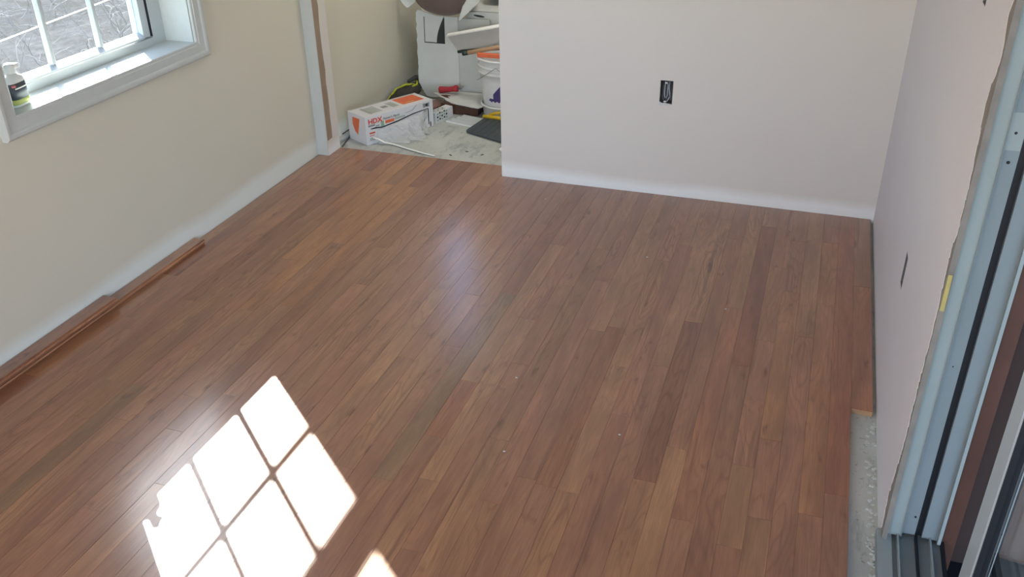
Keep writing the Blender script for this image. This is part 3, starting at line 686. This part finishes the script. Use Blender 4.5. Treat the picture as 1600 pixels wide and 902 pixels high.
# ---- torn white sheet lying forward, on brown scraps
random.seed(12)
pts = [(.245, .92), (.277, .895), (.30, .87), (.345, .84), (.36, .815), (.385, .80), (.41, .78), (.45, .765), (.50, .755), (.54, .742), (.585, .735), (.60, .76), (.60, .985), (.30, .985), (.27, .95)]
o = prism('torn_cardboard', pts, 'z', 0, .004, M['card']); o.location = (0, 0, .058); o.rotation_euler = (0, 0, 0)
tag(o, 'torn flat sheet of white cardboard lying in front of the leaning panel', 'cardboard')
o = prism('torn_scrap', [(.30, .89), (.34, .86), (.37, .85), (.345, .875), (.36, .89), (.33, .9)], 'z', 0, .002, M['browncard']); o.location = (0, 0, .0625)
tag(o, 'small brown torn scrap on the flat white cardboard', 'scrap')
tag(box('brown_tray', (.345, .565, .78, .97, FZ, .056), M['browncard'], None, .004), 'dark brown low cardboard tray under the torn white sheet', 'tray')
o = bobj('plank_offcut', board_mesh(.10, .32, .019, .001), M['oak']); o.location = (.24, .79, FZ+.0195); o.rotation_euler = (0, 0, -.35); o.color = s2l((150, 88, 66))
tag(o, 'short reddish wood offcut on the floor behind the printed carton', 'wood offcut')

# ---- red handled tool
rt = tag(empty('hand_tool', (.34, .935, .080), (0, -.08, .12)), 'red handled tool with grey tip on the torn white cardboard', 'tool')
tube('handle', [(-.065, 0, .006), (-.062, 0, .007), (-.045, 0, .006), (-.01, 0, .006), (.02, 0, .008), (.045, 0, .010), (.05, 0, .01)], [.010, .0185, .018, .0155, .016, .0195, .011], M['red'], rt, 16)
tube('finger_guard', [(.036, 0, .016), (.034, 0, .03)], [.008, .006], M['red'], rt, 10)
tube('tip', [(.05, 0, .010), (.068, 0, .012), (.07, 0, .02), (.082, 0, .022)], [.008, .007, .006, .004], M['steel'], rt, 10)

# ---- yellow and black tool pouch behind the carton
tpch = tag(empty('tool_pouch', (.075, .90, FZ)), 'black tool pouch with yellow straps slumped against the closet wall', 'tool pouch')
bm = bmesh.new(); bmesh.ops.create_icosphere(bm, subdivisions=3, radius=1)
for v in bm.verts:
    n = v.co.normalized(); k = 1+.16*math.sin(n.x*6+n.z*5+n.y*4)
    v.co = Vector((n.x*.062*k, n.y*.16*k, max(0, .045+n.z*.05*k)))
bobj('pouch_body', bm, M['dark'], tpch, True)
tube('strap', [(-.045, -.19, .012), (-.045, -.13, .055), (-.035, -.05, .088), (.0, .01, .102), (.03, .06, .09), (.055, .10, .05)], .007, M['lime'], tpch)
tube('strap', [(.03, .0, .088), (.045, .07, .09), (.02, .12, .1), (.05, .15, .08)], .006, M['lime'], tpch)
tube('pocket_edge', [(.0, .05, .108), (.02, .11, .118), (.045, .15, .105)], [.01, .014, .01], M['dark'], tpch)
tube('strap', [(-.055, -.30, .006), (-.055, -.24, .03), (-.05, -.19, .05)], .006, M['lime'], tpch)

# ---- small dotted carton
sc = tag(empty('dotted_box', (.388, .60, FZ), (0, 0, math.atan2(.15, .045))), 'small white box with green and black dots beside the printed carton', 'box')
b = box('box_body', (0, .15, 0, .05, 0, .06), M['box'], sc, .002)
random.seed(2)
for i in range(5):
    for j in range(3):
        m_ = M['black'] if (i+j) % 2 else M['green_print']
        box('printed_dot', (.012+.019*i, .024+.019*i, -.0007, .001, .01+.017*j+(i % 2)*.004, .02+.017*j+(i % 2)*.004), m_, sc)
        box('printed_dot', (.012+.019*i, .022+.019*i, .008+.014*j, .016+.014*j, .059, .0607), m_, sc)

# ---- white metal channels
for i in range(4):
    d = Vector((.20, -.055, 0)).normalized()
    e = tag(empty('metal_channel', (.43+.018*i, .640+.034*i, FZ), (0, 0, math.atan2(d.y, d.x))), ['white metal channel nearest the room beside the dotted box', 'second white metal channel from the room beside the dotted box', 'third white metal channel from the room beside the dotted box', 'white metal channel farthest back, against the brown tray'][i], 'metal channel', 'white channels on the closet floor')
    L = .26-.03*i
    box('web', (0, L, 0, .016, 0, .0015), M['steel'], e); box('flange', (0, L, 0, .0012, .0015, .012), M['trace'], e); box('flange', (0, L, .0148, .016, .0015, .012), M['trace'], e)

# ---- slate dustpan with yellow handle
dp = tag(empty('dustpan', (0, 0, 0)), 'slate grey dustpan with yellow grip lying at the closet opening edge', 'dustpan')
A_, B_, C2, D2 = Vector((.592, .512, .002)), Vector((.95, .36, .002)), Vector((.98, .60, .03)), Vector((.648, .675, .03))
bm = bmesh.new(); top = []; bot = []
def rc(P0, P1, P2, r=.018, n=4):
    a = P1+(P0-P1).normalized()*r; b = P1+(P2-P1).normalized()*r
    return [((1-t)**2)*a+2*t*(1-t)*P1+t*t*b for t in [i/n for i in range(n+1)]]
loop = rc(D2, A_, B_)+rc(A_, B_, C2)+rc(B_, C2, D2)+rc(C2, D2, A_)
top = [bm.verts.new(p+Vector((0, 0, .007))) for p in loop]; bot = [bm.verts.new(p) for p in loop]
bm.faces.new(top); bm.faces.new(bot[::-1])
for i in range(len(loop)):
    j = (i+1) % len(loop); bm.faces.new((bot[i], bot[j], top[j], top[i]))
bobj('pan_plate', bm, M['slate'], dp)
for i in range(9):
    t = (i+1)/10; a = A_.lerp(B_, t); b = D2.lerp(C2, t); up = Vector((0, 0, .008))
    tube('pan_rib', [a.lerp(b, .06)+up, a.lerp(b, .94)+up], .0018, M['slate'], dp, 6)
tube('yellow_rim', [D2+Vector((-.01, -.004, .012)), D2+Vector((.06, -.014, .014)), D2+Vector((.16, -.036, .014)), D2+Vector((.3, -.06, .014))], .010, M['yellow'], dp)
tube('yellow_grip', [D2+Vector((.02, -.002, .018)), D2+Vector((.06, .0, .034)), D2+Vector((.12, -.01, .046)), D2+Vector((.24, -.05, .048)), D2+Vector((.3, -.06, .03))], .008, M['yellow'], dp)

# ---- white bucket in a shallow tub
bc = tag(empty('bucket', (.700, .865, FZ)), 'white plastic bucket with purple label and ribbed rim in the closet', 'bucket')
lathe('bucket_body', [(0, .012), (.112, .012), (.118, .016), (.135, .20), (.138, .245), (.147, .247), (.149, .252), (.149, .262), (.140, .265), (.141, .281), (.150, .283), (.151, .291), (.142, .294), (.143, .318), (.153, .321), (.156, .330), (.150, .334), (.145, .330), (.134, .20), (.116, .02), (0, .018)], M['bucket'], bc)
hd = [(.15*math.cos(t), .15*math.sin(t), .30-.11*abs(math.sin((t+1.57)))) for t in [math.pi+.25+i*(math.pi-.5)/14 for i in range(15)]]
tube('bail_handle', [(x*1.04, y*1.04, z) for x, y, z in hd], .002, M['steel'], bc, 6)
bm = bmesh.new(); pr = None
def curved(name, th0, th1, zf, mat, rad=.1335, n=16):
    bm = bmesh.new(); pr = None
    for i in range(n+1):
        s = i/n; t = th0+(th1-th0)*s; z0, z1 = zf(s)
        a = []
        for z in (z0, z1):
            R_ = .118+(.017)*(z-.016)/.184+.0006; a.append(bm.verts.new((R_*math.cos(t), R_*math.sin(t), z)))
        for z in (z0, z1):
            R_ = .118+(.017)*(z-.016)/.184+.0016; a.append(bm.verts.new((R_*math.cos(t), R_*math.sin(t), z)))
        if pr: bm.faces.new((pr[2], a[2], a[3], pr[3])); bm.faces.new((pr[3], a[3], a[1], pr[1])); bm.faces.new((pr[0], a[0], a[2], pr[2]))
        pr = a
    return bobj(name, bm, mat, bc)
curved('purple_sail_print', -2.02, -1.45, lambda s: (.105+.004*math.sin(s*20), .112+.085*s), M['purple'])
curved('white_sail_print', -1.93, -1.78, lambda s: (.122, .128+.02*s), M['bucket'])
lathe('shallow_tub', [(0, .0), (.122, 0), (.124, .004), (.130, .065), (.139, .067), (.140, .074), (.131, .076), (.1285, .07), (.123, .012), (0, .010)], M['bucket'], bc)
# tools across the bucket rim
RZ = .334
ot = tag(box('level_tool', (0, .32, -.012, .012, 0, .022), M['orange'], None, .004), 'orange bar shaped tool lying across the white bucket rim', 'tool'); ot.location = (.575, .775, RZ-.002+.001); ot.rotation_euler = (0, .0, .03)
t1 = tube('green_tube', [(0, 0, 0), (.36, .03, .045)], .0095, M['greenblack'], None, 14); t1.location = (.432, .85, .331); tag(t1, 'dark green tube resting on the bucket rim under the metal channel', 'tube')
dw = tag(empty('wooden_dowel', (.475, .812, .333)), 'tan wooden rod with green end resting on the bucket rim', 'rod')
tube('rod_body', [(.03, .0025, .006), (.34, .03, .075)], .0115, M['tan'], dw, 14); tube('rod_end', [(0, 0, 0), (.03, .0025, .006)], .0125, M['greenblack'], dw, 14)
# aluminium corner profile
ap = tag(empty('metal_profile', (.375, .84, .418)), 'wide aluminium corner profile leaning across the top of the white bucket', 'metal profile')
dirx = Vector((.31, 0, .072)).normalized()
bm = bmesh.new()
def slab(pts, th, nm, mat):
    bm = bmesh.new(); A = [bm.verts.new(p) for p in pts]; B = [bm.verts.new(Vector(p)+Vector(th)) for p in pts]
    bm.faces.new(A); bm.faces.new(B[::-1])
    for i in range(len(pts)): j = (i+1) % len(pts); bm.faces.new((A[i], B[i], B[j], A[j]))
    return bobj(nm, bm, mat, ap)
slab([(.004, 0, -.006), (.06, 0, -.078), (.46, 0, .022), (.46, 0, .104)], (0, .0025, 0), 'wide_leg', M['metal'])
slab([(.0, -.002, -.002), (.46, -.002, .106), (.46, .016, .112), (.0, .016, .004)], (0, 0, .002), 'top_leg', M['trace'])
tube('rolled_edge', [(.0, -.003, -.004), (.46, -.003, .102)], .0055, M['trace'], ap, 10)
# scrap of crumpled foil by the opening edge
bm = bmesh.new(); bmesh.ops.create_icosphere(bm, subdivisions=2, radius=.013)
for v in bm.verts: v.co = Vector((v.co.x*random.uniform(.7, 1.3), v.co.y*random.uniform(.7, 1.3), v.co.z*random.uniform(.6, 1.1)))
o = bobj('paper_scrap', bm, M['trace']); o.location = (.868, .31, .009); tag(o, 'bright white paper scrap on the closet floor by the wall end', 'scrap')
# small dark chips on the closet floor
for x, y, l in ((.64, .185, 'single dark chip near the middle of the closet threshold'), (.70, .255, 'thin dark splinter on the closet floor'), (.79, .235, 'small dark chip near the wall end on the closet floor')):
    o = box('wood_chip', (-.008, .008, -.002, .002, 0, .003), M['dark'], None, .0005); o.location = (x, y, FZ); o.rotation_euler = (0, 0, x*9); tag(o, l, 'chip')
bpy.context.view_layer.update()
